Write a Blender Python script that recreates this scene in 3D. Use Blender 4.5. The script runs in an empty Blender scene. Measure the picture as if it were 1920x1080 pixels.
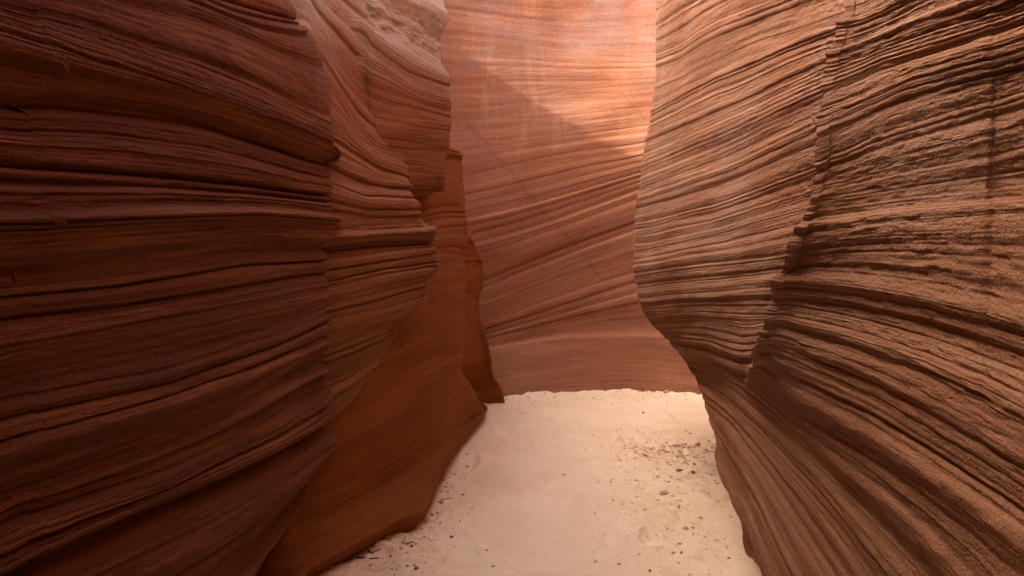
import bpy, math, random
import numpy as np
from mathutils import Vector

# ------------------------------------------------------------------ scene, camera
scene = bpy.context.scene
col = scene.collection
F = 1280.0
PITCH = math.radians(5.36)
CAM = np.array([0.0, 0.0, 1.5])
SP, CP = math.sin(PITCH), math.cos(PITCH)

def at(px, py, d):
    """point of the place seen at a photo position, d metres deep"""
    X = (px - 960.0) / F * d
    Y = -(py - 540.0) / F * d
    return np.array([CAM[0] + X, CAM[1] + Y * SP + d * CP, CAM[2] + Y * CP - d * SP])

def floor_d(py, z=0.0):
    return (CAM[2] - z) / (SP + (py - 540.0) / F * CP)

cd = bpy.data.cameras.new('camera')
cam = bpy.data.objects.new('camera', cd)
col.objects.link(cam)
cam.location = CAM
cam.rotation_euler = (math.pi / 2 - PITCH, 0, 0)
cd.lens = 24; cd.sensor_width = 36; cd.clip_start = 0.02; cd.clip_end = 300
scene.camera = cam

# ------------------------------------------------------------------ noise
def _hash(ix, iy, seed):
    h = (ix.astype(np.int64) * 374761393 + iy.astype(np.int64) * 668265263 + seed * 974634777) & 0xFFFFFFFF
    h = ((h ^ (h >> 13)) * 1274126177) & 0xFFFFFFFF
    h = ((h ^ (h >> 16)) * 2246822519) & 0xFFFFFFFF
    return ((h ^ (h >> 15)) & 0xFFFFFF) / float(0xFFFFFF)

def noise(x, y, seed=0):
    x, y = np.broadcast_arrays(np.asarray(x, float), np.asarray(y, float))
    ix, iy = np.floor(x), np.floor(y)
    fx, fy = x - ix, y - iy
    fx = fx * fx * fx * (fx * (fx * 6 - 15) + 10); fy = fy * fy * fy * (fy * (fy * 6 - 15) + 10)
    a = _hash(ix, iy, seed); b = _hash(ix + 1, iy, seed)
    c = _hash(ix, iy + 1, seed); d = _hash(ix + 1, iy + 1, seed)
    return (a + (b - a) * fx) * (1 - fy) + (c + (d - c) * fx) * fy

def fbm(x, y, seed=0, octv=4, gain=0.5):
    s, a, t = 0, 1, 0
    for k in range(octv):
        s = s + a * (noise(x * 2 ** k, y * 2 ** k, seed + 17 * k) - 0.5)
        t += a; a *= gain
    return s / t * 2

def sstep(a, b, x):
    t = np.clip((x - a) / (b - a), 0, 1)
    return t * t * (3 - 2 * t)

SUNV = np.array([-0.76, -0.048, 0.64]); SUNV = SUNV / np.linalg.norm(SUNV)
RIMX = -1.6
def _rim_points():
    out = []
    for px, py in [(780, 70), (840, 88), (950, 128), (1046, 141), (1110, 188), (1160, 228), (1215, 262), (1300, 330), (1400, 420)]:
        d = 6.12 + .14 * math.cos((px - 1180) / 300 * 1.3) + .14 * max(0, .5 - py / 750) / .5
        p = at(px, py, d); t = (p[0] - RIMX) / -SUNV[0]
        out.append(p + SUNV * t)
    o = np.array(out)[::-1]
    return o[:, 1], o[:, 2]
RY, RZ = _rim_points()
def rim(y):
    # unseen left rim, heights shaped to throw the shadow edge across the back wall
    return .12 * fbm(y * 2.2, y * 0, 99, 3) + np.interp(y, np.concatenate([[3.0, 4.6, RY[0] - .3], RY]), np.concatenate([[6.0, 5.9, RZ[0] + .25], RZ]))

# ------------------------------------------------------------------ spline sheet
def hermite(P, t):
    """P [N,...] control values, t param in 0..N-1; C1, no overshoot"""
    N = P.shape[0]
    D = np.diff(P, axis=0)
    m = np.zeros_like(P)
    a, b = D[:-1], D[1:]
    same = a * b > 0
    hm = np.where(same, 2 * a * b / np.where(same, a + b, 1), 0)
    ca = 0.5 * (a + b)
    m[1:-1] = 0.55 * hm + 0.45 * ca
    m[0] = D[0]; m[-1] = D[-1]
    i = np.clip(np.floor(t).astype(int), 0, N - 2)
    f = (t - i).reshape((-1,) + (1,) * (P.ndim - 1))
    f2, f3 = f * f, f * f * f
    return (2*f3 - 3*f2 + 1) * P[i] + (f3 - 2*f2 + f) * m[i] + (-2*f3 + 3*f2) * P[i+1] + (f3 - f2) * m[i+1]

def smooth_axis(G, n, axis, pad_keep=True):
    for _ in range(n):
        A = np.moveaxis(G, axis, 0)
        B = A.copy()
        B[1:-1] = 0.25 * A[:-2] + 0.5 * A[1:-1] + 0.25 * A[2:]
        G = np.moveaxis(B, 0, axis)
    return G

def mesh_from_grid(name, G, uv, mat):
    nv, nu = G.shape[:2]
    me = bpy.data.meshes.new(name)
    me.vertices.add(nv * nu)
    me.vertices.foreach_set('co', G.reshape(-1).astype(np.float32))
    idx = np.arange(nv * nu).reshape(nv, nu)
    q = np.stack([idx[:-1, :-1], idx[1:, :-1], idx[1:, 1:], idx[:-1, 1:]], -1).reshape(-1, 4)
    n = len(q)
    me.loops.add(n * 4); me.loops.foreach_set('vertex_index', q.reshape(-1).astype(np.int32))
    me.polygons.add(n)
    me.polygons.foreach_set('loop_start', (np.arange(n) * 4).astype(np.int32))
    me.polygons.foreach_set('loop_total', np.full(n, 4, np.int32))
    me.polygons.foreach_set('use_smooth', np.ones(n, bool))
    me.update()
    l = me.uv_layers.new(name='strata')
    l.data.foreach_set('uv', uv.reshape(-1, 2)[q.reshape(-1)].reshape(-1).astype(np.float32))
    me.materials.append(mat)
    me.validate()
    return me

def link(name, me, label=None, cat=None, group=None, kind=None, parent=None):
    o = bpy.data.objects.new(name, me); col.objects.link(o)
    if label: o['label'] = label
    if cat: o['kind'] = 'thing'
    if cat: o['category'] = cat
    if group: o['group'] = group
    if kind: o['kind'] = kind
    if parent: o.parent = parent
    return o

# layered relief: v runs down the beds, one unit per traced bed
def beds(v, u, seed, thick, jag=0.35, power=2.6, under=0.16):
    rng = np.random.RandomState(seed)
    th = thick * np.exp(rng.normal(0, 0.55, 4000))
    edge = np.cumsum(th) - 30
    k = np.searchsorted(edge, v) 
    k = np.clip(k, 1, 3998)
    e0, e1 = edge[k - 1], edge[k]
    t = (v - e0) / (e1 - e0)
    A = rng.rand(4002); B = rng.rand(4002)
    # protrusion of each bed, changing slowly along it
    ak = A[k] * (1 - jag) + jag * noise(u * 0.6 + 31 * B[k], k * 1.0 * 0 + B[k] * 57, seed + 5) * 1.2
    an = A[k + 1] * (1 - jag) + jag * noise(u * 0.6 + 31 * B[k + 1], B[k + 1] * 57, seed + 5) * 1.2
    ts = np.clip(t, 0, 1) ** 0.75
    bulge = 1 - np.abs(2 * ts - 1) ** power
    h = ak + (an - ak) * sstep(1 - under, 1, t)
    return (h - 0.5) * 0.9 + bulge * 0.45 * (0.4 + 0.6 * B[k])

def bumpline(v, c, h, wu, wd):
    """a single strong ledge: crest at c, fading wu upward, wd downward (v grows downward)"""
    d = v - c
    return h * np.where(d < 0, np.exp(-(d / wu) ** 2), np.exp(-(d / wd) ** 2))

def build_wall(name, P, rows_t, cols_t, relief, mat, label, cat, seed, smooth=(10, 10), uscale=None, vscale=0.12, group=None):
    """P [N rows, K cols, 3] control points; rows_t/cols_t sampling parameters"""
    G = hermite(P, rows_t)
    G = np.swapaxes(hermite(np.swapaxes(G, 0, 1), cols_t), 0, 1)
    G = smooth_axis(G, smooth[0], 0); G = smooth_axis(G, smooth[1], 1)
    du = np.gradient(G, axis=1); dv = np.gradient(G, axis=0)
    n = np.cross(du, dv)
    n /= np.linalg.norm(n, axis=2, keepdims=True) + 1e-9
    # outward = towards the passage
    seg = np.linalg.norm(np.diff(G, axis=1), axis=2)
    ul = np.concatenate([[0], np.cumsum(np.median(seg, axis=0))])
    V, U = np.meshgrid(rows_t, ul, indexing='ij')
    sgn = relief.get('sign', 1)
    Z = G[..., 2]
    h = relief['f'](V, U, G)
    G2 = G + n * h[..., None] * sgn
    uv = np.stack([U, V * vscale], -1)
    me = mesh_from_grid(name, G2, uv, mat)
    return link(name, me, label, cat, group)

def resample(poly, n, pw=1.0, ref=None):
    """n points along a traced polyline, spaced by px"""
    p = np.array(poly, float)
    t = np.linspace(0, 1, n) ** pw
    x0, x1 = p[0, 0], p[-1, 0]
    xs = x0 + (x1 - x0) * t
    if x1 >= x0: ys = np.interp(xs, p[:, 0], p[:, 1])
    else: ys = np.interp(xs, p[::-1, 0], p[::-1, 1])
    return xs, ys

def dens(parts):
    """[(from, to, count)] -> sampling parameters"""
    out = []
    for a, b, n in parts:
        out.append(np.linspace(a, b, n, endpoint=False))
    out.append([parts[-1][1]])
    return np.concatenate(out)

# ------------------------------------------------------------------ materials
def new_mat(name):
    m = bpy.data.materials.new(name); m.use_nodes = True
    nt = m.node_tree; nt.nodes.clear()
    return m, nt

def N(nt, typ, **kw):
    n = nt.nodes.new(typ)
    for k, v in kw.items():
        if k in n.inputs: n.inputs[k].default_value = v
        else: setattr(n, k, v)
    return n

def sandstone(name, deep, mid, pale, patina_sky=(0.36, 0.29, 0.23), patina_sky_amt=0.25, patina_sky_z=(2.6, 4.0),
              grain=0.004, grain_scale=170.0, lam=0.003, lam_freq=55.0, pit=0.0, streak=0.0, contrast=1.0, pr=(0.42, 0.64)):
    m, nt = new_mat(name); L = nt.links.new
    out = N(nt, 'ShaderNodeOutputMaterial'); bs = N(nt, 'ShaderNodeBsdfPrincipled')
    L(bs.outputs[0], out.inputs[0])
    bs.inputs['Roughness'].default_value = 0.92
    bs.inputs['Specular IOR Level'].default_value = 0.15
    uv = N(nt, 'ShaderNodeUVMap', uv_map='strata')
    geo = N(nt, 'ShaderNodeNewGeometry')
    def stretched(su, sv, detail=4.0, rough=0.6, dist=0.0):
        mp = N(nt, 'ShaderNodeMapping'); mp.inputs['Scale'].default_value = (su, sv, 1)
        L(uv.outputs[0], mp.inputs[0])
        t = N(nt, 'ShaderNodeTexNoise'); t.inputs['Scale'].default_value = 1.0
        t.inputs['Detail'].default_value = detail; t.inputs['Roughness'].default_value = rough
        t.inputs['Distortion'].default_value = dist
        L(mp.outputs[0], t.inputs[0])
        return t
    def solid(scale, detail=3.0, rough=0.6, vec=None):
        t = N(nt, 'ShaderNodeTexNoise'); t.inputs['Scale'].default_value = scale
        t.inputs['Detail'].default_value = detail; t.inputs['Roughness'].default_value = rough
        L(geo.outputs['Position'] if vec is None else vec, t.inputs[0])
        return t
    def math_(op, a, b):
        n = N(nt, 'ShaderNodeMath', operation=op)
        for i, v in enumerate((a, b)):
            if hasattr(v, 'links'): L(v, n.inputs[i])
            else: n.inputs[i].default_value = v
        return n.outputs[0]
    def mix(fac, a, b):
        n = N(nt, 'ShaderNodeMix', data_type='RGBA')
        for i, v in ((0, fac), (6, a), (7, b)):
            if hasattr(v, 'links'): L(v, n.inputs[i])
            else: n.inputs[i].default_value = v if i == 0 else (*v, 1)
        return n.outputs[2]
    def ramp(fac, stops):
        r = N(nt, 'ShaderNodeValToRGB'); e = r.color_ramp.elements
        e[0].position, e[0].color = stops[0][0], (*stops[0][1], 1)
        e[1].position, e[1].color = stops[-1][0], (*stops[-1][1], 1)
        for p, c in stops[1:-1]:
            k = e.new(p); k.color = (*c, 1)
        L(fac, r.inputs[0]); return r.outputs[0]
    b1 = stretched(0.5, 9.0, 5.0, 0.65, 0.3)      # broad colour beds
    b2 = stretched(1.6, lam_freq, 4.0, 0.7, 0.4)   # laminae
    f = math_('ADD', math_('MULTIPLY', b1.outputs[0], 0.6), math_('MULTIPLY', b2.outputs[0], 0.4))
    w = 0.16 * contrast
    c = ramp(f, [(0.5 - w, deep), (0.5, mid), (0.5 + w, pale)])
    # grey desert dust in patches; stronger high up, painting in skylight on the tops
    sep = N(nt, 'ShaderNodeSeparateXYZ'); L(geo.outputs['Position'], sep.inputs[0])
    mr = N(nt, 'ShaderNodeMapRange'); mr.inputs['From Min'].default_value = patina_sky_z[0]; mr.inputs['From Max'].default_value = patina_sky_z[1]
    mr.inputs['To Min'].default_value = 0.08
    L(sep.outputs[2], mr.inputs[0])
    p1 = solid(1.7, 5.0, 0.65)
    pm = ramp(p1.outputs[0], [(pr[0], (0, 0, 0)), (pr[1], (1, 1, 1))])
    pf = math_('MULTIPLY', math_('MULTIPLY', pm, mr.outputs[0]), patina_sky_amt)
    c = mix(pf, c, patina_sky)
    if streak:
        mp = N(nt, 'ShaderNodeMapping'); mp.inputs['Scale'].default_value = (7, 7, 0.22)
        L(geo.outputs['Position'], mp.inputs[0])
        st = solid(1.0, 3.0, 0.6, mp.outputs[0])
        sm = ramp(st.outputs[0], [(0.56, (0, 0, 0)), (0.68, (1, 1, 1))])
        g = solid(0.55, 2.0, 0.5)
        gm = ramp(g.outputs[0], [(0.42, (0, 0, 0)), (0.6, (1, 1, 1))])
        mr2 = N(nt, 'ShaderNodeMapRange'); mr2.inputs['From Min'].default_value = 1.7; mr2.inputs['From Max'].default_value = 2.8
        L(sep.outputs[2], mr2.inputs[0])
        c = mix(math_('MULTIPLY', math_('MULTIPLY', sm, gm), math_('MULTIPLY', mr2.outputs[0], streak)), c, (0.44, 0.26, 0.14))
    # grain speckle
    g1 = solid(grain_scale, 2.0, 0.7)
    sp = ramp(g1.outputs[0], [(0.3, (0.72, 0.70, 0.68)), (0.5, (1, 1, 1)), (0.72, (1.22, 1.22, 1.2))])
    mm = N(nt, 'ShaderNodeMix', data_type='RGBA', blend_type='MULTIPLY'); mm.inputs[0].default_value = 0.9
    L(c, mm.inputs[6]); L(sp, mm.inputs[7])
    L(mm.outputs[2], bs.inputs['Base Color'])
    # relief
    gb = stretched(0.7, 13.0, 3.0, 0.6, 0.3)
    gq = ramp(gb.outputs[0], [(0.40, (.25, .25, .25)), (0.60, (1.5, 1.5, 1.5))])
    h = math_('MULTIPLY', math_('MULTIPLY', g1.outputs[0], gq), grain)
    h = math_('ADD', h, math_('MULTIPLY', b2.outputs[0], lam))
    g2 = solid(grain_scale * 0.27, 3.0, 0.6)
    h = math_('ADD', h, math_('MULTIPLY', math_('MULTIPLY', g2.outputs[0], gq), grain * 0.9))
    if pit:
        p = stretched(22.0, 55.0, 3.0, 0.6, 0.6)
        pit_r = ramp(p.outputs[0], [(0.38, (0, 0, 0)), (0.55, (0.7, 0.7, 0.7)), (0.7, (1, 1, 1))])
        h = math_('ADD', h, math_('MULTIPLY', pit_r, pit))
    bp = N(nt, 'ShaderNodeBump'); bp.inputs['Distance'].default_value = 1.0; bp.inputs['Strength'].default_value = 1.0
    L(h, bp.inputs['Height']); L(bp.outputs[0], bs.inputs['Normal'])
    return m

M_L1 = sandstone('dark_sandstone', (0.080, 0.022, 0.006), (0.145, 0.042, 0.012), (0.28, 0.104, 0.038), patina_sky_amt=0.3, patina_sky_z=(1.8, 2.6), grain=0.0035, grain_scale=190)
M_L2 = sandstone('ledge_sandstone', (0.13, 0.041, 0.013), (0.21, 0.072, 0.026), (0.31, 0.128, 0.055), patina_sky=(0.40, 0.33, 0.26), patina_sky_amt=0.8, patina_sky_z=(2.15, 2.6), pr=(.28, .5), grain=0.003, grain_scale=150)  # strong pale grey high up paints in the skylit look of the tops
M_L4 = sandstone('smooth_sandstone', (0.16, 0.044, 0.009), (0.215, 0.066, 0.014), (0.28, 0.096, 0.024), patina_sky_amt=0.0, grain=0.0016, grain_scale=130, lam=0.004)
M_BW = sandstone('banded_sandstone', (0.18, 0.064, 0.030), (0.275, 0.106, 0.051), (0.35, 0.152, 0.078), patina_sky=(0.22, 0.155, 0.135), patina_sky_amt=0.6, patina_sky_z=(2.0, 3.2), grain=0.001, grain_scale=90, lam=0.004, lam_freq=36, streak=0.35)
M_R = sandstone('grained_sandstone', (0.17, 0.062, 0.025), (0.27, 0.108, 0.047), (0.39, 0.184, 0.090), patina_sky=(0.40, 0.29, 0.22), patina_sky_amt=0.2, patina_sky_z=(0.2, 1.2), grain=0.0034, grain_scale=200, lam=0.0018, pit=0.0018)

# ------------------------------------------------------------------ left front wall
def rim_rows(P, steps):
    """rows above the traced ones: steps = [(dx, dy, z)] from the top of the wall to the last one above the frame"""
    out = []
    for dx, dy, z in steps:
        r = P[0].copy(); r[:, 0] += dx; r[:, 1] += dy; r[:, 2] = z if np.isscalar(z) else z
        out.append(r)
    return np.concatenate([np.array(out), P], 0) if out else P

L1_lines = [
    [(0, -230), (150, -175), (300, -110), (450, -40), (540, 10)],
    [(0, -120), (150, -75), (300, -20), (450, 45), (572, 60)],
    [(0, -50), (100, -30), (200, 0), (360, 40), (500, 100), (606, 140)],
    [(0, 30), (100, 42), (250, 85), (400, 135), (500, 185), (612, 235)],
    [(0, 78), (75, 95), (150, 122), (250, 145), (375, 190), (500, 235), (613, 278)],
    [(0, 160), (150, 174), (350, 206), (450, 238), (611, 296)],
    [(0, 255), (200, 262), (400, 292), (613, 338)],
    [(0, 312), (250, 328), (450, 345), (612, 365)],
    [(0, 405), (300, 390), (500, 390), (614, 402)],
    [(0, 440), (250, 425), (450, 415), (616, 425)],
    [(0, 515), (250, 490), (450, 466), (607, 462)],
    [(0, 588), (250, 562), (450, 530), (609, 512)],
    [(0, 680), (200, 640), (400, 598), (608, 552)],
    [(0, 765), (300, 705), (500, 640), (607, 590)],
    [(0, 840), (250, 770), (450, 705), (604, 640)],
    [(0, 930), (200, 862), (400, 785), (603, 688)],
    [(0, 990), (300, 890), (500, 800), (604, 732)],
    [(0, 1045), (150, 975), (300, 918), (500, 835), (607, 775)],
    [(0, 1130), (150, 1060), (350, 970), (500, 895), (613, 822)],
    [(0, 1230), (200, 1130), (375, 1040), (500, 960), (613, 852)],
    [(0, 1330), (200, 1210), (375, 1085), (500, 990), (590, 892)],
    [(0, 1430), (200, 1310), (375, 1170), (470, 1070), (556, 955)],
]
nL = len(L1_lines)
rows = []
S = np.array([0, .1, .22, .36, .5, .63, .75, .85, .93, .98, 1.0])
for i, ln in enumerate(L1_lines):
    e = ln[-1][0]
    p = np.array(ln, float)
    r = []
    q = i / (nL - 1)
    prof = 0.74 + 0.10 * (1 - q * 2) ** 2 * (1 if q < .5 else 0.6) + 0.05 * max(0, q - .85) / .15   # distance of the face from the middle line
    for s in S:
        px = e * s
        py = np.interp(px, p[:, 0], p[:, 1])
        d = prof * F / (960 - px)
        d += 0.30 * max(0, s - .8) / .2 * 0 
        r.append(at(px, py, d))
    de = prof * F / (960 - e)
    # rounded nose and the hidden return
    r[-1] = at(e, p[-1, 1], de + 0.10)
    r.append(at(e - 6, p[-1, 1], de + 0.26))
    b = at(e - 40, p[-1, 1], de + 0.45); r.append(b)
    r.append(b + np.array([-0.5, 0.12, 0])); r.append(b + np.array([-2.2, 0.2, 0]))
    # towards the camera, then an unseen closure behind it, added to block light
    z0 = r[0][2] + (r[0][2] - r[1][2]) / (r[0][1] - r[1][1]) * (0.2 - r[0][1]) * .35
    pre = [np.array([x, y, z0]) for x, y in ((3.4, -4.6), (1.2, -4.2), (-0.2, -3.5), (-0.85, -2.2), (-prof - .05, -0.8), (-prof - .03, 0.2))]
    rows.append(pre + r)
P = np.array(rows)
npre = 6
# below: undercut down to the sand
bl = P[-1].copy(); bl[:, 2] = 0.45 * P[-1][:, 2]; bl[npre:, 0] -= 0.16; bl2 = bl.copy(); bl2[:, 2] = -0.12; bl2[:, 0] -= 0.03
P = np.concatenate([P, [bl, bl2]], 0)
# unseen rows above the frame, leaned and raised to shape the light
top = P[0]
def up(dx, z):
    r = top.copy(); r[:, 0] += dx; r[:, 2] = z; return r
zt = top[:, 2]
lip = .14 - .5 * sstep(1.2, 2.4, top[:, 1])
rimn = 5.0 + 1.0 * sstep(1.4, 2.5, top[:, 1])
P = np.concatenate([[up(-3.5, rimn + .1), up(-0.95, rimn), up(-0.75, 4.6), up(lip, 3.7), up(lip * .5 + .05, np.maximum(zt + .35, 2.7))], P], 0)
OFF = 5
def relief_L1(V, U, G):
    v = V - OFF
    w = v + 0.20 * fbm(U * 0.7, v * 0.4, 3, 2) 
    edge_ = sstep(1.2, 2.6, G[..., 1])
    h = (0.042 + 0.022 * edge_) * beds(w, U, 11, 0.58, 0.3, 2.2) + 0.0075 * beds(w, U, 12, 0.17, 0.3)
    h = h + bumpline(v, 4.45, 0.042, 0.5, 0.30) + bumpline(v, 8.7, 0.035, .5, .25) - bumpline(v, 10.0, 0.034, .35, .5) - bumpline(v, 5.2, 0.024, .2, .4)
    h = h + bumpline(v, 14.0, 0.030, .4, .4) - bumpline(v, 17.6, .034, .25, .2) + bumpline(v, 18.6, .026, .5, .3)
    h = h + 0.012 * fbm(U * 1.8, v * 0.7, 21, 3) + 0.0022 * fbm(U * 22, v * 11, 22, 3)
    return h * (0.5 + 0.5 * sstep(-3, 0, v))
rt = dens([(0, OFF, 60), (OFF, OFF + nL - 1, 1000), (OFF + nL - 1, OFF + nL + 1, 60)])
ct = dens([(0, 5, 60), (5, 6, 30), (6, 6 + 10, 420), (16, 18, 60), (18, 20, 20)])
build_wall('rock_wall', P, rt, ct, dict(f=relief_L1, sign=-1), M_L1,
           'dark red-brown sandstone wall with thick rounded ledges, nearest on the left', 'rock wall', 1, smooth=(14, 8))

# ------------------------------------------------------------------ generic wall seen behind the front ones
def traced_wall(name, lines, depth, hidden, tops, foot, relief, mat, label, nu, nvr, cat='rock wall', side=-1, K=7, smooth=(10, 8), pre=(), group=None):
    """lines from top to bottom, each from the hidden side to its free edge"""
    n = len(lines); rows = []
    for i, ln in enumerate(lines):
        p = np.array(ln, float); q = i / (n - 1)
        t = np.linspace(0, 1, K); t = 1 - (1 - t) ** 1.25
        r = []
        for s in t:
            px = p[0, 0] + (p[-1, 0] - p[0, 0]) * s
            o = np.argsort(p[:, 0]); py = np.interp(px, p[o, 0], p[o, 1])
            r.append(at(px, py, depth(q, s, px, py)))
        e = p[-1]; de = depth(q, 1, e[0], e[1])
        hs = hidden(q, e, de)
        pr = [r[0] + np.array(o) for o in pre]
        rows.append(pr + r + hs)
    P = np.array(rows)
    up_rows = [];  # unseen rows above; their rim heights are set to shade the back wall
    for dx, dy, z in tops:
        a = P[0].copy()
        if dx == 'rim': a[:, 0] = np.minimum(a[:, 0], RIMX); a[:, 2] = rim(a[:, 1]) + (RIMX - a[:, 0]) * .84
        elif dx == 'back': a[:, 0] = np.minimum(a[:, 0] - 2, RIMX - 2); a[:, 2] = rim(a[:, 1]) + 1.4
        else: a[:, 0] += dx; a[:, 1] += dy; a[:, 2] = z
        up_rows.append(a)
    dn = []
    for dx, dy, zf in foot:
        a = P[-1].copy(); a[:, 0] += dx; a[:, 1] += dy; a[:, 2] = zf if zf <= 0 else P[-1][:, 2] * zf
        dn.append(a)
    P = np.concatenate([np.array(x) for x in (up_rows, P, dn) if len(x)], 0)
    off = len(up_rows); npre = len(pre)
    parts = []
    if off: parts.append((0, off, 50))
    parts.append((off, off + n - 1, nvr))
    if dn: parts.append((off + n - 1, P.shape[0] - 1, 40))
    cp = []
    if npre: cp.append((0, npre, 16))
    cp.append((npre, npre + K - 1, nu)); cp.append((npre + K - 1, P.shape[1] - 1, 60))
    f0 = relief
    return build_wall(name, P, dens(parts), dens(cp), dict(f=lambda V, U, G: f0(V - off, U, G), sign=side), mat, label, cat, 1, smooth=smooth, group=group)

def hide_left(q, e, de):
    b = at(e[0] - 25, e[1], de + 0.35)
    return [at(e[0] - 3, e[1], de + 0.14), b, b + np.array([-0.5, 0.1, 0]), b + np.array([-2.0, 0.1, 0])]

L2 = [
    [(560, -120), (620, -90), (690, -60), (700, -40)],
    [(560, -60), (620, -20), (690, 30), (712, 62)],
    [(560, -30), (595, 0), (650, 55), (700, 105), (727, 140)],
    [(560, 0), (575, 10), (615, 60), (660, 120), (700, 158), (737, 200)],
    [(560, 50), (596, 92), (632, 148), (677, 207), (725, 252), (746, 262)],
    [(560, 100), (614, 140), (651, 210), (684, 262), (720, 280), (751, 292)],
    [(560, 170), (625, 215), (684, 288), (757, 318)],
    [(560, 260), (614, 281), (680, 315), (707, 333), (764, 345)],
    [(560, 305), (614, 322), (670, 350), (768, 360)],
    [(560, 350), (614, 365), (688, 385), (779, 388)],
    [(560, 420), (618, 423), (695, 423), (792, 418)],
    [(560, 445), (618, 447), (700, 440), (804, 436)],
    [(560, 480), (610, 471), (707, 458), (809, 454)],
    [(560, 505), (610, 497), (812, 469)],
    [(560, 540), (610, 528), (715, 504), (818, 492)],
    [(560, 590), (610, 574), (715, 547), (797, 527)],
    [(560, 628), (600, 615), (695, 590), (796, 560)],
    [(560, 676), (610, 656), (695, 621), (770, 594)],
    [(560, 700), (610, 679), (695, 644), (752, 614)],
    [(560, 735), (606, 714), (657, 691), (718, 654)],
    [(560, 785), (602, 761), (657, 722), (688, 695)],
    [(560, 815), (600, 790), (640, 752)],
]
def dep2(q, s, px, py):
    base = 2.86 + 0.42 * sstep(560, 820, px) + 0.12 * max(0, (px - 560) / 250)
    return base + 0.42 * max(0, (0.42 - q) / 0.42) + 0.05 * s ** 6 + 0.10 * max(0, q - .75) / .25
def relief_L2(v, U, G):
    w = v + 0.3 * fbm(U * 1.4, v * 0.5, 5, 2)
    h = 0.036 * beds(w, U, 33, 0.55, 0.35) + 0.005 * beds(w, U, 34, 0.18, 0.5)
    h = h + bumpline(v, 11, .03, .6, .5) - bumpline(v, 12.2, .022, .25, .3) + bumpline(v, 8.4, .012, .4, .2) - bumpline(v, 15.0, .02, .18, .3) - bumpline(v, 17.1, .016, .2, .2)
    return h + 0.014 * fbm(U * 3.0, v * 0.6, 41, 3) + 0.002 * fbm(U * 22, v * 9, 42, 3)
traced_wall('rock_wall', L2, dep2, hide_left,
            [('back', 0, 0), ('rim', 0, 0), (-0.75, 0, 4.2), (-0.40, 0, 3.4)], [(-0.25, 0.15, .8), (-0.4, 0.2, -.1)], relief_L2, M_L2,
            'ledged sandstone fin with pale grey top and pointed lower end, behind the dark front wall', 220, 700, pre=[(-1.6, 0, 0), (-.5, 0, 0)])

L3 = [
    [(660, -110), (760, -90), (818, -70)],
    [(660, -50), (760, -5), (805, 10), (824, 22)],
    [(660, 0), (747, 40), (800, 65), (832, 78)],
    [(660, 30), (700, 58), (762, 85), (810, 115), (832, 128)],
    [(660, 60), (715, 105), (762, 137), (837, 160)],
    [(660, 110), (725, 141), (780, 174), (843, 188)],
    [(660, 170), (735, 200), (843, 222)],
    [(660, 230), (742, 240), (841, 250)],
    [(660, 270), (742, 275), (838, 285)],
    [(660, 310), (756, 315), (833, 318)],
    [(660, 345), (770, 350), (832, 348)],
    [(660, 372), (770, 372), (815, 362)],
]
def dep3(q, s, px, py):
    return 3.36 + 0.40 * sstep(680, 860, px) + 0.25 * max(0, .4 - q) / .4 + 0.25 * max(0, q - .9) / .1
def relief_L3(v, U, G):
    w = v + 0.3 * fbm(U * 1.4, v * 0.6, 6, 2)
    rough = np.exp(-((v - 2.3) / .8) ** 2)
    h = 0.016 * beds(w, U, 52, 0.5, 0.5) + .005 * beds(w, U, 53, 0.16, 0.5)
    h = h + bumpline(v, 1.2, .05, .5, .3) - bumpline(v, 2.5, .05, .5, .4) + bumpline(v, 3.5, .03, .35, .6) + rough * 0.05 * fbm(U * 7, v * 1.6, 61, 4)
    return h * (1 - .5 * sstep(5, 7, v)) + 0.014 * fbm(U * 2.5, v * .6, 62, 3)
traced_wall('rock_wall', L3, dep3, hide_left,
            [('back', 0, 0), ('rim', 0, 0), (-0.7, 0, 4.1), (-0.25, 0, 3.45)], [(-0.5, 0.25, .97), (-1.3, 0.3, .93)], relief_L3, M_L2,
            'hanging sandstone block with crumbly rusty recess under a pale rim, above the smooth wall', 150, 420, pre=[(-1.9, -.7, 0), (-.7, -.35, 0)])

# shaded smooth wall that flares into a foot on the sand
L4 = [
    [(560, 300), (700, 300), (780, 295), (835, 276), (852, 282)],
    [(560, 330), (700, 325), (780, 318), (835, 300), (864, 300)],
    [(560, 405), (700, 402), (780, 400), (866, 392)],
    [(560, 480), (700, 472), (780, 460), (871, 440)],
    [(560, 580), (700, 560), (800, 520), (867, 500)],
    [(560, 705), (700, 640), (800, 590), (870, 560)],
    [(540, 810), (700, 720), (800, 665), (868, 645)],
    [(520, 880), (700, 800), (800, 735), (862, 690)],
    [(500, 960), (650, 895), (780, 815), (850, 765), (884, 722)],
    [(490, 1020), (640, 960), (760, 890), (850, 820), (908, 768)],
]
def dep4(q, s, px, py):
    up_ = np.interp(px, [500, 600, 700, 800, 850, 870, 915], [2.85, 3.05, 3.35, 3.85, 4.25, 4.6, 5.1])
    up_ = up_ + 0.38 * (1 - sstep(0.12, 0.5, np.array(q))) * (1 - sstep(862, 868, px) * .6)
    if q < 0.72: return float(up_)
    t = (q - .72) / .28
    fd = floor_d(min(py + 45, 1100)) 
    return up_ + (min(up_, fd + .15) - up_) * t * .6 + (0.18 * t if s > .9 else 0)
n4 = len(L4)
def relief_L4(v, U, G):
    w = v + 0.2 * fbm(U * 1.2, v * 0.6, 7, 2)
    a = 1 - sstep(2.0, 4.5, v)
    h = (0.006 + 0.024 * a) * beds(w, U, 72, 0.4, 0.3) + (0.0012 + .003 * a) * beds(w, U, 73, 0.13, 0.4)
    return h + 0.02 * fbm(U * 1.3, v * .35, 74, 2)
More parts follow.
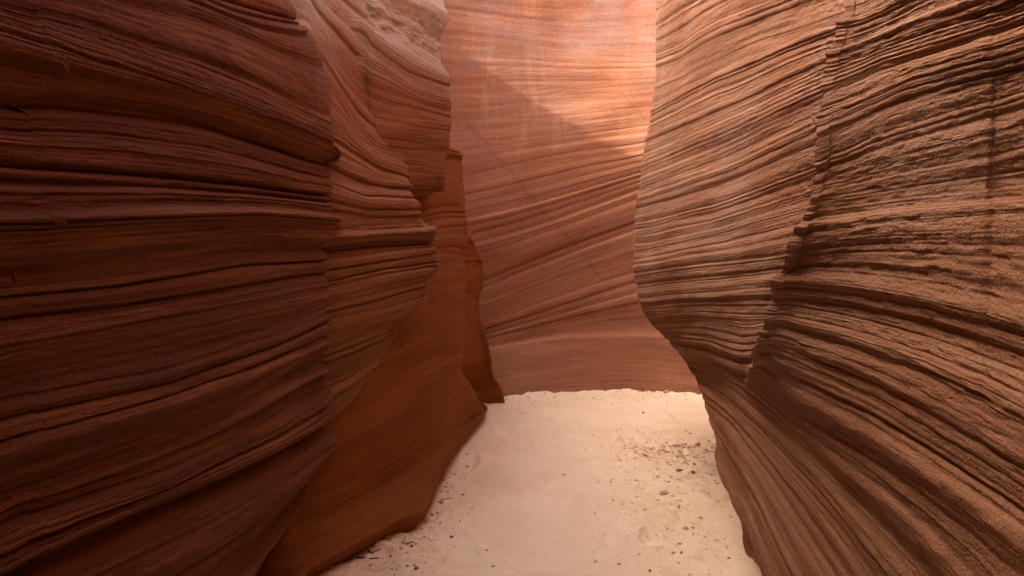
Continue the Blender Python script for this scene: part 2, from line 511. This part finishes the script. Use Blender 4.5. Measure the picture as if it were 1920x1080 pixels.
# base line of the foot, on the sand
rows = []
K = 9
for i, ln in enumerate(L4):
    p = np.array(ln, float); q = i / (n4 - 1)
    r = []
    for s in 1 - (1 - np.linspace(0, 1, K)) ** 1.3:
        px = p[0, 0] + (p[-1, 0] - p[0, 0]) * s
        py = np.interp(px, p[:, 0], p[:, 1]); r.append(at(px, py, dep4(q, s, px, py)))
    e = p[-1]; de = dep4(q, 1, e[0], e[1])
    r += hide_left(q, e, de)
    rows.append([r[0] + np.array([-1.5, 0, 0])] + r)
base = [(520, 1130), (580, 1100), (640, 1068), (700, 1034), (755, 1000), (797, 985), (822, 930), (868, 850), (911, 790)]
def base_row(z, push):
    r = []
    for px, py in base:
        a = at(px, py, floor_d(py)); a[0] += push; a[2] = z; r.append(a)
    e = r[-1]
    r += [e + np.array([-.03, .2, 0]), e + np.array([-.15, .35, 0]), e + np.array([-.6, .45, 0]), e + np.array([-2.2, .5, 0])]
    return [r[0] + np.array([-1.5, 0, 0])] + r
rows.append(base_row(0.075, 0.0)); rows.append(base_row(-0.10, -0.20))
P = np.array(rows)
tp = []  # unseen upper rows, raised to block the sun
for dx, z in ((-3.0, 5.3), (-1.3, 5.25), (-0.8, 3.4), (-0.4, 2.3)):
    a = P[0].copy(); a[:, 0] += dx; a[:, 2] = z; tp.append(a)
P = np.concatenate([tp, P], 0)
build_wall('rock_wall', P, dens([(0, 4, 30), (4, 4 + n4 + 1, 520)]), dens([(0, 1, 8), (1, K, 220), (K, K + 4, 60)]),
           dict(f=lambda V, U, G: relief_L4(V - 4, U, G), sign=-1), M_L4,
           'smooth shaded sandstone wall on the left, flaring into a rounded foot on the sand', 'rock wall', 1, smooth=(10, 10))

L5 = [
    [(800, 438), (850, 440), (876, 443)],
    [(800, 450), (850, 450), (886, 452)],
    [(800, 468), (850, 468), (894, 467)],
    [(800, 488), (850, 488), (905, 486)],
    [(800, 505), (850, 505), (908, 500)],
    [(800, 528), (850, 528), (908, 522)],
    [(800, 560), (850, 560), (900, 562)],
    [(800, 600), (850, 600), (903, 600)],
    [(800, 650), (850, 650), (915, 642)],
    [(800, 690), (850, 690), (920, 672)],
    [(800, 730), (850, 728), (925, 705)],
    [(800, 752), (860, 750), (942, 733)],
]
def hide_bend(q, e, de):
    b = at(e[0] - 25, e[1], de + 0.3)
    return [at(e[0] - 3, e[1], de + 0.14), b, b + np.array([-0.6, 0.3, 0]), b + np.array([-1.1, 0.8, 0]), b + np.array([-1.2, 2.2, 0])]  # unseen return, run on to the back wall to block the sun
def dep5(q, s, px, py):
    return 5.25 + 0.25 * sstep(840, 910, px) + 0.2 * sstep(.75, 1, np.array(q))
def relief_L5(v, U, G):
    a = 1 - sstep(4.5, 6.5, v)
    return (0.004 + 0.022 * a) * beds(v, U, 82, 0.7, 0.3) + (0.001 + .004 * a) * beds(v, U, 83, 0.2, 0.3) + 0.02 * fbm(U * 2, v * .4, 84, 2)
traced_wall('rock_wall', L5, dep5, hide_bend, [('back', 0, 0), ('rim', 0, 0), (-.75, 0, 3.0), (-.5, 0, 2.0), (-0.35, 0.05, 1.75), (-0.2, .05, 1.68)], [(0.02, 0, -.1)], relief_L5, M_L4,
            'narrow notched sandstone pillar at the far left bend', 90, 260, pre=[(-1.8, -.9, 0), (-.6, -.45, 0)])

# ------------------------------------------------------------------ back wall
cx = [700, 780, 900, 1000, 1100, 1200, 1280, 1360, 1460]
BWY = [
    [-330, -320, -300, -290, -290, -300, -310, -320, -330],
    [-200, -180, -160, -150, -150, -160, -170, -180, -190],
    [-80, -60, -40, -30, -28, -36, -50, -60, -70],
    [30, 50, 65, 75, 85, 88, 88, 85, 80],
    [165, 168, 168, 165, 162, 158, 150, 140, 130],
    [255, 250, 242, 234, 225, 215, 205, 190, 175],
    [345, 335, 318, 300, 282, 266, 250, 235, 215],
    [430, 418, 395, 370, 343, 316, 292, 270, 245],
    [500, 482, 450, 420, 386, 352, 325, 300, 270],
    [570, 556, 526, 490, 452, 414, 385, 355, 320],
    [625, 612, 580, 545, 510, 475, 445, 415, 380],
    [675, 662, 632, 604, 576, 552, 528, 505, 480],
    [695, 684, 662, 644, 634, 634, 640, 645, 650],
    [735, 725, 708, 694, 686, 686, 692, 698, 705],
    [775, 766, 748, 738, 732, 731, 738, 742, 748],
]
nb = len(BWY); rows = []
for i, ys in enumerate(BWY):
    q = i / (nb - 1); r = []
    for px, py, yb in zip(cx, ys, BWY[-1]):
        plan = 6.12 + 0.14 * math.cos((px - 1180) / 300 * 1.3) 
        lean = 0.14 * max(0, .5 - q) / .5
        d = plan + lean
        if q > 0.84:
            t = (q - .84) / .16
            d = d + (floor_d(yb + 4) - d) * t
        r.append(at(px, py, d))
    a, b = r[0], r[-1]
    rows.append([a + np.array([-3.2, -.9, 0]), a + np.array([-1.2, -.1, 0])] + r + [b + np.array([1.2, -.3, 0]), b + np.array([3.0, -1.5, 0])])
P = np.array(rows)
f = P[-1].copy(); f[:, 2] = -.12; f[:, 1] -= .02
P = np.concatenate([[P[0] + np.array([0, .5, 0])], [P[0]], P[1:], [f]], 0)
P[0][:, 2] = 4.4; P[1][:, 2] = 4.1
def relief_BW(V, U, G):
    v = V - 1
    w = v + 0.15 * fbm(U * 0.5, v * 0.5, 8, 2)
    a = sstep(5.0, 8.0, v) * (1 - sstep(11.2, 11.9, v))
    h = (0.004 + 0.017 * a) * beds(w, U, 92, 0.3, 0.5) + (0.0012 + .003 * a) * beds(w, U, 93, 0.09, 0.5)
    # joint running down to the right
    x, z = G[..., 0], G[..., 2]
    jz = 2.45 - (x + 0.42) * 1.15 + .06 * fbm(x * 3, z * 3, 77, 3)
    d = (z - jz)
    jm = sstep(-.5, -.35, x) * (1 - sstep(.95, 1.1, x))
    h = h + jm * (0.0045 * sstep(-0.05, 0.03, d) * (1 - sstep(.03, .5, d)))
    jz2 = 3.0 - (x - 0.75) * 1.1
    d2 = z - jz2; jm2 = sstep(.6, .8, x)
    h = h + jm2 * (0.0045 * sstep(-0.04, 0.02, d2) * (1 - sstep(.02, .4, d2)))
    h = h + 0.03 * bumpline(v, 12.0, 1, .15, .8)
    return h + 0.05 * fbm(U * 0.6, v * .25, 94, 3)
build_wall('rock_wall', P, dens([(0, 2, 30), (2, nb, 620), (nb, nb + 1, 10)]), dens([(0, 2, 20), (2, 10, 420), (10, 12, 30)]),
           dict(f=relief_BW, sign=-1), M_BW,
           'broad orange-pink sandstone wall closing the passage, with slanting fine bands and pale streaks', 'rock wall', 1, smooth=(8, 8))

# ------------------------------------------------------------------ right wall
# each bed: traced from the free edge to the crease, and from the crease towards the viewer
R = [
    ([(1234, -60), (1360, -130), (1620, -260)], [(1620, -262), (1750, -340), (1920, -430)]),
    ([(1233, 0), (1310, -50), (1612, -190)], [(1612, -192), (1750, -260), (1920, -340)]),
    ([(1232, 65), (1310, 12), (1400, -38), (1606, -110)], [(1606, -112), (1750, -180), (1920, -260)]),
    ([(1232, 122), (1360, 50), (1485, 0), (1602, -45)], [(1602, -47), (1750, -120), (1920, -200)]),
    ([(1225, 186), (1410, 95), (1597, 30)], [(1597, 28), (1660, 0), (1780, -60), (1920, -130)]),
    ([(1219, 222), (1360, 148), (1510, 88), (1586, 62)], [(1588, 60), (1660, 30), (1710, 0), (1920, -90)]),
    ([(1212, 275), (1360, 210), (1574, 118)], [(1577, 112), (1710, 58), (1860, 10), (1920, -12)]),
    ([(1205, 320), (1360, 256), (1564, 168)], [(1567, 160), (1660, 118), (1810, 72), (1920, 35)]),
    ([(1200, 365), (1360, 306), (1560, 222)], [(1563, 212), (1710, 150), (1920, 90)]),
    ([(1195, 402), (1360, 352), (1553, 282)], [(1556, 265), (1660, 215), (1810, 168), (1920, 140)]),
    ([(1192, 440), (1360, 400), (1540, 345)], [(1543, 328), (1660, 298), (1810, 262), (1920, 235)]),
    ([(1190, 478), (1335, 448), (1522, 405)], [(1526, 390), (1710, 368), (1920, 345)]),
    ([(1189, 506), (1310, 490), (1496, 470)], [(1500, 455), (1660, 440), (1920, 432)]),
    ([(1198, 545), (1310, 536), (1474, 520)], [(1478, 512), (1610, 522), (1760, 545), (1920, 585)]),
    ([(1207, 580), (1310, 572), (1460, 575)], [(1463, 566), (1600, 596), (1760, 640), (1920, 700)]),
    ([(1222, 606), (1310, 604), (1400, 620), (1446, 618)], [(1449, 608), (1610, 658), (1760, 718), (1920, 805)]),
    ([(1244, 630), (1320, 640), (1380, 660), (1424, 662)], [(1428, 652), (1510, 690), (1635, 748), (1760, 820), (1920, 920)]),
    ([(1268, 656), (1340, 678), (1380, 695), (1408, 705)], [(1410, 700), (1480, 760), (1585, 815), (1710, 900), (1860, 1015), (1920, 1070)]),
    ([(1290, 684), (1350, 706), (1400, 745)], [(1402, 746), (1460, 795), (1560, 880), (1660, 965), (1760, 1070), (1920, 1260)]),
    ([(1305, 708), (1370, 757), (1410, 795)], [(1412, 797), (1460, 850), (1560, 955), (1635, 1050), (1760, 1210), (1920, 1440)]),
    ([(1320, 744), (1375, 795), (1412, 842)], [(1413, 843), (1445, 890), (1510, 980), (1575, 1080), (1720, 1300), (1920, 1620)]),
    ([(1336, 792), (1375, 860), (1414, 927)], [(1415, 928), (1435, 965), (1485, 1070), (1600, 1260), (1760, 1520), (1920, 1790)]),
    ([(1346, 860), (1370, 920), (1418, 1025)], [(1419, 1027), (1445, 1090), (1560, 1300), (1740, 1660), (1920, 2000)]),
]
nr = len(R); rows = []
edgeX = np.interp(np.arange(nr), [0, 4, 12, 14, 18, 20, nr - 1], [0.99, .95, .77, .80, .98, .98, .95])
crX = np.interp(np.arange(nr), [0, 5, 12, 16, 18, nr - 1], [0.81, .75, .69, .71, .83, .84])
endX = np.interp(np.arange(nr), [0, 5, 11, 17, nr - 1], [0.74, .80, .86, .80, .86])
for i, (A, B) in enumerate(R):
    A = np.array(A, float); B = np.array(B, float); r = []
    ym = .5 * (A[-1, 1] + B[0, 1]); A[-1, 1] = .5 * (A[-1, 1] + ym); B[0, 1] = .5 * (B[0, 1] + ym)
    e = A[0]
    de = edgeX[i] * F / (e[0] - 960)
    # hidden return, far side first
    b = at(e[0] + 55, e[1], de + 0.55)
    r += [b + np.array([2.4, .5, 0]), b + np.array([.6, .25, 0]), b, at(e[0] + 8, e[1], de + 0.24)]
    for s in (0, .12, .28, .46, .64, .80, .92, 1.0):
        px = A[0, 0] + (A[-1, 0] - A[0, 0]) * s
        py = np.interp(px, A[:, 0], A[:, 1])
        X = edgeX[i] + (crX[i] - edgeX[i]) * s ** 0.8 + 0.05 * math.sin(s * math.pi)
        d = X * F / (px - 960)
        if s == 0: d += 0.04
        r.append(at(px, py, d))
    for s in (0.03, .12, .26, .42, .6, .8, 1.0):
        px = B[0, 0] + (B[-1, 0] - B[0, 0]) * s
        py = np.interp(px, B[:, 0], B[:, 1])
        fade = np.interp(i, [0, 16, 19], [1, 1, 0])
        X = crX[i] + (endX[i] - crX[i]) * s + fade * 0.02 * math.sin(math.pi * s ** .7) ** 1.5
        r.append(at(px, py, X * F / (px - 960)))
    r[-1][2] = max(r[-1][2], -.1); z0 = max(-.1, r[-1][2] + (r[-1][2] - r[-2][2]) / (r[-1][1] - r[-2][1]) * (.3 - r[-1][1]) * .5)
    x0 = endX[i]
    r += [np.array([x, y, z0]) for x, y in ((x0 + .02, 0.3), (x0 + .05, -0.8), (.95, -2.2), (1.6, -3.4), (3.6, -4.0))]  # unseen run behind the camera, added to keep light out
    rows.append(r)
P = np.array(rows)
bl = P[-1].copy(); bl[:, 2] = .45 * P[-1][:, 2]; bl[:, 0] += .12
bl2 = P[-1].copy(); bl2[:, 2] = -.10; bl2[:, 0] += .14
top = P[0]; zt = top[:, 2]
ny = top[:, 1]
near = 1 - sstep(1.3, 2.9, ny)
def upR(dn, df, z):  # unseen upper rows; near the camera they lean over to block skylight
    r = top.copy(); r[:, 0] += dn * near * (1 + 1.0 * (1 - sstep(0, 1.7, ny)) * (dn < -.5)) + df * (1 - near); r[:, 2] = z; return r
P = np.concatenate([[upR(3.2, 3.5, 6.3 - 1.7 * (1 - near)), upR(-.6, 1.6, 6.1 - 1.6 * (1 - near)), upR(-.95, 1.2, 5.2 - .8 * (1 - near)), upR(-.72, .55, 4.2 - .1 * (1 - near)), upR(-.28, .25, np.maximum(zt + .3, 3.1))], P, [bl, bl2]], 0)
OR = 5
def relief_R(V, U, G):
    v = V - OR
    w = v + 0.13 * fbm(U * 0.7, v * 0.4, 9, 2)
    y = G[..., 1]
    nearf = 1 - sstep(1.5, 2.1, y)
    h = 0.0125 * beds(w, U, 102, 0.34, 0.15, 2.0, .3) + 0.0045 * beds(w, U, 103, 0.13, 0.12, 2.0, .3)
    uc = U[0, 376]
    crest = (1 - sstep(15.5, 18, v)) * sstep(-1, 1, v)
    h = h + crest * 0.020 * np.exp(-np.abs((U - uc - .012 * fbm(v * 1.5, v * 0, 111, 2)) / .030) ** 1.3)
    h = h + nearf * 0.007 * beds(w, U, 104, 0.9, 0.4)
    for c, a in ((13.2, .016), (14.6, .014), (15.4, .016), (16.6, .014), (17.7, .018), (18.8, .012)):
        h = h + nearf * bumpline(v, c, a, .3, .2)
    h = h + 0.012 * fbm(U * 1.6, v * 0.6, 105, 3) 
    lump = fbm(U * 26, v * 9, 106, 3)
    h = h + (0.001 + 0.0022 * nearf) * lump * (0.5 + 1.0 * noise(U * 2, v * 1.3, 107))
    return h * (0.5 + 0.5 * sstep(-3, 0, v))
C0 = 4
build_wall('rock_wall', P, dens([(0, OR, 60), (OR, OR + nr - 1, 1150), (OR + nr - 1, OR + nr + 1, 50)]),
           dens([(0, 3, 16), (3, 4, 30), (4, 11, 330), (11, 18, 330), (18, 19, 30), (19, 23, 50)]),
           dict(f=relief_R, sign=-1), M_R,
           'grainy ribbed sandstone wall filling the right side, with a long crease and undercut base', 'rock wall', 1, smooth=(9, 5))

# ------------------------------------------------------------------ sand
def sand_mat():
    m, nt = new_mat('pale_sand'); L = nt.links.new
    out = N(nt, 'ShaderNodeOutputMaterial'); bs = N(nt, 'ShaderNodeBsdfPrincipled'); L(bs.outputs[0], out.inputs[0])
    bs.inputs['Roughness'].default_value = 0.95; bs.inputs['Specular IOR Level'].default_value = .1
    geo = N(nt, 'ShaderNodeNewGeometry')
    def nz(s, d, r=.6):
        t = N(nt, 'ShaderNodeTexNoise'); t.inputs['Scale'].default_value = s; t.inputs['Detail'].default_value = d; t.inputs['Roughness'].default_value = r
        L(geo.outputs['Position'], t.inputs[0]); return t.outputs[0]
    r = N(nt, 'ShaderNodeValToRGB'); e = r.color_ramp.elements
    e[0].position = .3; e[0].color = (.80, .56, .345, 1); e[1].position = .7; e[1].color = (.90, .69, .47, 1)
    L(nz(2.2, 8, .7), r.inputs[0])
    r2 = N(nt, 'ShaderNodeValToRGB'); e = r2.color_ramp.elements
    e[0].position = .28; e[0].color = (.72, .66, .6, 1); e[1].position = .5; e[1].color = (1, 1, 1, 1)
    g = nz(160, 3, .7); L(g, r2.inputs[0])
    mm = N(nt, 'ShaderNodeMix', data_type='RGBA', blend_type='MULTIPLY'); mm.inputs[0].default_value = .6
    L(r.outputs[0], mm.inputs[6]); L(r2.outputs[0], mm.inputs[7]); L(mm.outputs[2], bs.inputs['Base Color'])
    a = N(nt, 'ShaderNodeMath', operation='MULTIPLY'); L(g, a.inputs[0]); a.inputs[1].default_value = .003
    b = N(nt, 'ShaderNodeMath', operation='MULTIPLY'); L(nz(28, 5, .7), b.inputs[0]); b.inputs[1].default_value = .012
    c = N(nt, 'ShaderNodeMath', operation='ADD'); L(a.outputs[0], c.inputs[0]); L(b.outputs[0], c.inputs[1])
    bp = N(nt, 'ShaderNodeBump'); bp.inputs['Distance'].default_value = 1.0; bp.inputs['Strength'].default_value = .8
    L(c.outputs[0], bp.inputs['Height']); L(bp.outputs[0], bs.inputs['Normal'])
    return m
M_SAND = sand_mat()

def axis(fine0, fine1, step, far):
    a = np.arange(fine0, fine1 + 1e-6, step)
    g = np.array([.1, .3, .7, 1.5, 3, 6, 12, 25, far])
    return np.concatenate([fine0 - g[::-1], a, fine1 + g])
xs = axis(-1.3, 1.9, 0.009, 60); ys = axis(2.4, 6.6, 0.011, 60)

def rubble(x, y):
    """where the sand is broken into clods: along the left foot and under the right wall"""
    a = np.exp(-(((x - 1.02) / .42) ** 2 + ((y - 4.35) / .55) ** 2))
    b = np.exp(-(((x + .62) / .30) ** 2 + ((y - 3.15) / .45) ** 2))
    c = np.exp(-(((x + .42) / .12) ** 2 + ((y - 4.0) / .6) ** 2)) * .7
    d = np.exp(-(((x - .75) / .35) ** 2 + ((y - 3.2) / .5) ** 2)) * .55
    e = np.exp(-(((x - 1.2) / .5) ** 2 + ((y - 6.0) / .12) ** 2)) * .6
    f = np.exp(-((y - 5.75) / .12) ** 2) * .5
    return np.clip(a + b + c + d + e + f, 0, 1)

_r = np.random.RandomState(77)
PRINTS = [(_r.uniform(-.5, 1.3), _r.uniform(2.8, 6.0), _r.uniform(.05, .13), _r.uniform(.035, .06), _r.uniform(0, 3.1), _r.uniform(.008, .022)) for _ in range(46)]
def sand_z(x, y):
    x = np.asarray(x, float); y = np.asarray(y, float)
    z = 0.03 * fbm(x * 1.3, y * 1.3, 201, 3) + 0.009 * fbm(x * 7, y * 7, 202, 3)
    rb = rubble(x, y)
    l = fbm(x * 24, y * 24, 203, 3)
    z = z + rb * (0.026 * np.clip(l + .1, -.2, 1) + 0.024 * fbm(x * 8, y * 8, 204, 2))
    z = z + 0.006 * fbm(x * 16, y * 16, 205, 3) * (.4 + noise(x * 2, y * 2, 207))
    for cx_, cy_, a_, b_, th_, dp_ in PRINTS:
        u_ = (x - cx_) * math.cos(th_) + (y - cy_) * math.sin(th_); w_ = -(x - cx_) * math.sin(th_) + (y - cy_) * math.cos(th_)
        q_ = (u_ / a_) ** 2 + (w_ / b_) ** 2
        z = z - dp_ * np.exp(-q_ ** 1.5) + dp_ * .45 * np.exp(-((np.sqrt(q_) - 1.35) / .3) ** 2)
    # ragged sand banked against the back wall
    z = z + sstep(5.4, 6.0, y) * (0.02 + 0.03 * fbm(x * 4, y * 4, 206, 4))
    return z
X, Y = np.meshgrid(xs, ys)
Zs = sand_z(X, Y)
Gs = np.stack([X, Y, Zs], -1)[::-1]
link('sand_floor', mesh_from_grid('sand_floor', Gs, np.stack([X, Y], -1)[::-1], M_SAND), kind='structure',
     label='pale smooth sand floor of the passage')

# ------------------------------------------------------------------ stones, clods and twigs on the sand
def plain(name, c, bump=.003, sc=120):
    m, nt = new_mat(name); L = nt.links.new
    out = N(nt, 'ShaderNodeOutputMaterial'); bs = N(nt, 'ShaderNodeBsdfPrincipled'); L(bs.outputs[0], out.inputs[0])
    bs.inputs['Roughness'].default_value = .9
    t = N(nt, 'ShaderNodeTexNoise'); t.inputs['Scale'].default_value = sc; t.inputs['Detail'].default_value = 4
    g = N(nt, 'ShaderNodeNewGeometry'); L(g.outputs['Position'], t.inputs[0])
    r = N(nt, 'ShaderNodeValToRGB'); e = r.color_ramp.elements
    e[0].position = .3; e[0].color = (*[v * .7 for v in c], 1); e[1].position = .7; e[1].color = (*[min(1, v * 1.25) for v in c], 1)
    L(t.outputs[0], r.inputs[0]); L(r.outputs[0], bs.inputs['Base Color'])
    bp = N(nt, 'ShaderNodeBump'); bp.inputs['Distance'].default_value = bump; L(t.outputs[0], bp.inputs['Height']); L(bp.outputs[0], bs.inputs['Normal'])
    return m
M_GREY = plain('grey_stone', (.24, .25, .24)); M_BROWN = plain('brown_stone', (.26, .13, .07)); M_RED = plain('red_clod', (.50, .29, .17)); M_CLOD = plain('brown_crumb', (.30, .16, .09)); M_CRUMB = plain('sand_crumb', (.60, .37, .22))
M_DARK = plain('dark_stone', (.15, .08, .05)); M_OCHRE = plain('ochre_stone', (.34, .20, .07)); M_TWIG = plain('dry_twig', (.07, .04, .03))

import bmesh
def stone_bm(bm, c, r, seed, sub=2):
    rng = np.random.RandomState(seed)
    ret = bmesh.ops.create_icosphere(bm, subdivisions=sub, radius=1)
    sc = np.array([1, .62 + .3 * rng.rand(), .42 + .2 * rng.rand()]) * r
    a = rng.rand() * 6.28; ca, sa = math.cos(a), math.sin(a)
    pl = rng.normal(size=(5, 3)); pl /= np.linalg.norm(pl, axis=1, keepdims=True)
    for v in ret['verts']:
        p = np.array(v.co)
        for n_ in pl:
            k = p @ n_
            if k > .62: p = p - n_ * (k - .62) * .85
        p = p * (1 + .09 * rng.normal())
        p = p * sc; p = np.array([p[0] * ca - p[1] * sa, p[0] * sa + p[1] * ca, p[2]])
        v.co = p + c
def ground_at(px, py):
    d = floor_d(py); p = at(px, py, d); p[2] = float(sand_z(p[0], p[1]))
    return p, d
STONES = [
    (912, 1032, 8, M_GREY, 'pale blue-grey pebble on smooth sand, upper one of the lone pair', 'small stone'),
    (924, 1060, 8, M_GREY, 'pale blue-grey pebble on smooth sand, lower one of the lone pair', 'small stone'),
    (1194, 905, 10, M_RED, 'reddish clod on open sand left of the rubble patch', 'clod'),
    (1254, 909, 6, M_DARK, 'small round dark stone just above the broad flat clod', 'small stone'),
    (1150, 941, 7, M_OCHRE, 'round ochre stone alone on the middle of the sand', 'small stone'),
    (1116, 961, 5, M_GREY, 'tiny grey stone alone left of the round ochre stone', 'small stone'),
    (1245, 929, 20, M_RED, 'broad flat reddish clod on the sand, largest near the right wall', 'clod'),
    (1273, 956, 10, M_BROWN, 'brown angular stone below the broad flat clod', 'small stone'),
    (1278, 853, 9, M_BROWN, 'dark brown stone at the top edge of the shaded rubble', 'small stone'),
    (1271, 862, 7, M_DARK, 'small dark stone just under the brown stone at the rubble edge', 'small stone'),
    (1274, 884, 15, M_BROWN, 'long brown clod along the lower edge of the shaded rubble', 'clod'),
    (1299, 886, 13, M_DARK, 'long dark clod beside the right wall in the shaded rubble', 'clod'),
    (1286, 994, 13, M_RED, 'crescent-shaped reddish clod low on the sand near the right wall', 'clod'),
    (1251, 993, 7, M_GREY, 'greenish grey stone left of the crescent-shaped clod', 'small stone'),
    (1250, 741, 14, M_RED, 'big reddish clod on the sand rim against the back wall', 'clod'),
    (1198, 739, 8, M_RED, 'smaller reddish clod on the far sand rim, left of the big one', 'clod'),
    (1206, 777, 6, M_DARK, 'tiny dark stone on the far smooth sand', 'small stone'),
    (898, 741, 7, M_BROWN, 'brown stone in the far left corner beneath the notched pillar', 'small stone'),
    (876, 870, 7, M_BROWN, 'brown stone beside the upper end of the rounded foot', 'small stone'),
    (868, 926, 7, M_BROWN, 'brown stone halfway along the rounded foot, out on the sand', 'small stone'),
    (828, 945, 9, M_DARK, 'dark flat stone beside the lower edge of the rounded foot', 'small stone'),
    (820, 962, 6, M_DARK, 'small dark stone at the lowest tip of the rounded foot', 'small stone'),
    (847, 1004, 10, M_DARK, 'dark pointed stone on the right edge of the left rubble', 'small stone'),
    (782, 1021, 10, M_DARK, 'black-brown stone near the top of the left rubble', 'small stone'),
    (772, 1028, 7, M_DARK, 'small dark stone touching distance from the black-brown one', 'small stone'),
    (781, 1070, 11, M_DARK, 'dark stone at the bottom edge of the picture in the left rubble', 'small stone'),
]
for i, (px, py, w_, mat, lab, cat) in enumerate(STONES):
    p, d = ground_at(px, py); r = w_ * .5 / F * d
    bm = bmesh.new(); stone_bm(bm, np.zeros(3), r, 500 + i)
    nm = 'clod' if cat == 'clod' else 'stone'
    me = bpy.data.meshes.new(nm); bm.to_mesh(me); bm.free(); me.materials.append(mat)
    o = link(nm, me, lab, cat, 'loose stones on the sand'); o.location = (p[0], p[1], p[2] + r * .15)

# countless small crumbs of sandstone in the broken patches
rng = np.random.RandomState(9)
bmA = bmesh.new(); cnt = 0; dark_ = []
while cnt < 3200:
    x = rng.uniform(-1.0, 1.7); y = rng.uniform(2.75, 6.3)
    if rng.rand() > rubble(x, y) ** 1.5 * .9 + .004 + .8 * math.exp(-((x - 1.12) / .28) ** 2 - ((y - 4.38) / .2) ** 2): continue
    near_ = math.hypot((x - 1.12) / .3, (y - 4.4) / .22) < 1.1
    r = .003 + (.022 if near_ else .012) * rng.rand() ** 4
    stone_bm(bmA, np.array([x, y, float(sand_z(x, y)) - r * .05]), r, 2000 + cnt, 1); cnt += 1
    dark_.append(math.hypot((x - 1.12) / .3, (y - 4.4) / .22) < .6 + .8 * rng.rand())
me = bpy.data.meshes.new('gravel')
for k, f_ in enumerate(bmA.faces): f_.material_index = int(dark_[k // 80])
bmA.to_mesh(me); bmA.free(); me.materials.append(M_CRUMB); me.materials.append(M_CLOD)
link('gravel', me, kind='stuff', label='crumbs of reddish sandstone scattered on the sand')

def twig(pts, r, lab):
    bm = bmesh.new(); rings = []
    P3 = []
    for px, py in pts:
        p, d = ground_at(px, py); P3.append(Vector((p[0], p[1], p[2] + r)))
    for k, p in enumerate(P3):
        t = (P3[min(k + 1, len(P3) - 1)] - P3[max(k - 1, 0)]).normalized()
        sd_ = t.cross(Vector((0, 0, 1))).normalized(); up_ = sd_.cross(t)
        rr = r * (1 - .6 * k / (len(P3) - 1))
        rings.append([bm.verts.new(p + (sd_ * math.cos(a) + up_ * math.sin(a)) * rr) for a in [j * math.pi / 3 for j in range(6)]])
    for a, b in zip(rings, rings[1:]):
        for j in range(6): bm.faces.new((a[j], a[(j + 1) % 6], b[(j + 1) % 6], b[j]))
    bm.faces.new(rings[0][::-1]); bm.faces.new(rings[-1])
    me = bpy.data.meshes.new('twig'); bm.to_mesh(me); bm.free(); me.materials.append(M_TWIG)
    link('twig', me, lab, 'twig', 'dry twigs on the sand')
twig([(690, 1034), (698, 1038), (705, 1036), (714, 1033)], .004, 'short dark twig at lower left, upper of the two by the wall')
twig([(668, 1046), (682, 1048), (695, 1052), (712, 1049)], .004, 'longer dark twig at lower left, lower of the two by the wall')
twig([(755, 1014), (764, 1017), (772, 1015), (778, 1018)], .0035, 'thin dark twig just below the smooth wall, beside the black-brown stone')
twig([(818, 941), (828, 939), (838, 936), (844, 937)], .003, 'thin twig lying against the lower edge of the rounded foot')

# ------------------------------------------------------------------ light
SUN = Vector(SUNV)
w = bpy.data.worlds.new('World'); scene.world = w; w.use_nodes = True
nt = w.node_tree; nt.nodes.clear()
sky = nt.nodes.new('ShaderNodeTexSky'); sky.sky_type = 'NISHITA'; sky.sun_disc = False
elev = math.asin(SUN.z)
sky.sun_elevation = elev
sky.air_density = 0.35; sky.dust_density = 8.0; sky.ozone_density = 0.0
sky.sun_rotation = math.atan2(SUN.x, SUN.y)
bg = nt.nodes.new('ShaderNodeBackground'); bg.inputs[1].default_value = 0.15
wo = nt.nodes.new('ShaderNodeOutputWorld')
nt.links.new(sky.outputs[0], bg.inputs[0]); nt.links.new(bg.outputs[0], wo.inputs[0])
sd = bpy.data.lights.new('sun', 'SUN'); sd.energy = 2.0; sd.angle = math.radians(0.5); sd.color = (1, .97, .93)
so = bpy.data.objects.new('sun', sd); col.objects.link(so)
so.rotation_euler = SUN.to_track_quat('Z', 'Y').to_euler()

scene.view_settings.view_transform = 'Standard'
scene.view_settings.look = 'None'
scene.view_settings.exposure = 3.5
scene.view_settings.gamma = 1
scene.cycles.max_bounces = 10
scene.cycles.diffuse_bounces = 4
scene.cycles.use_denoising = True
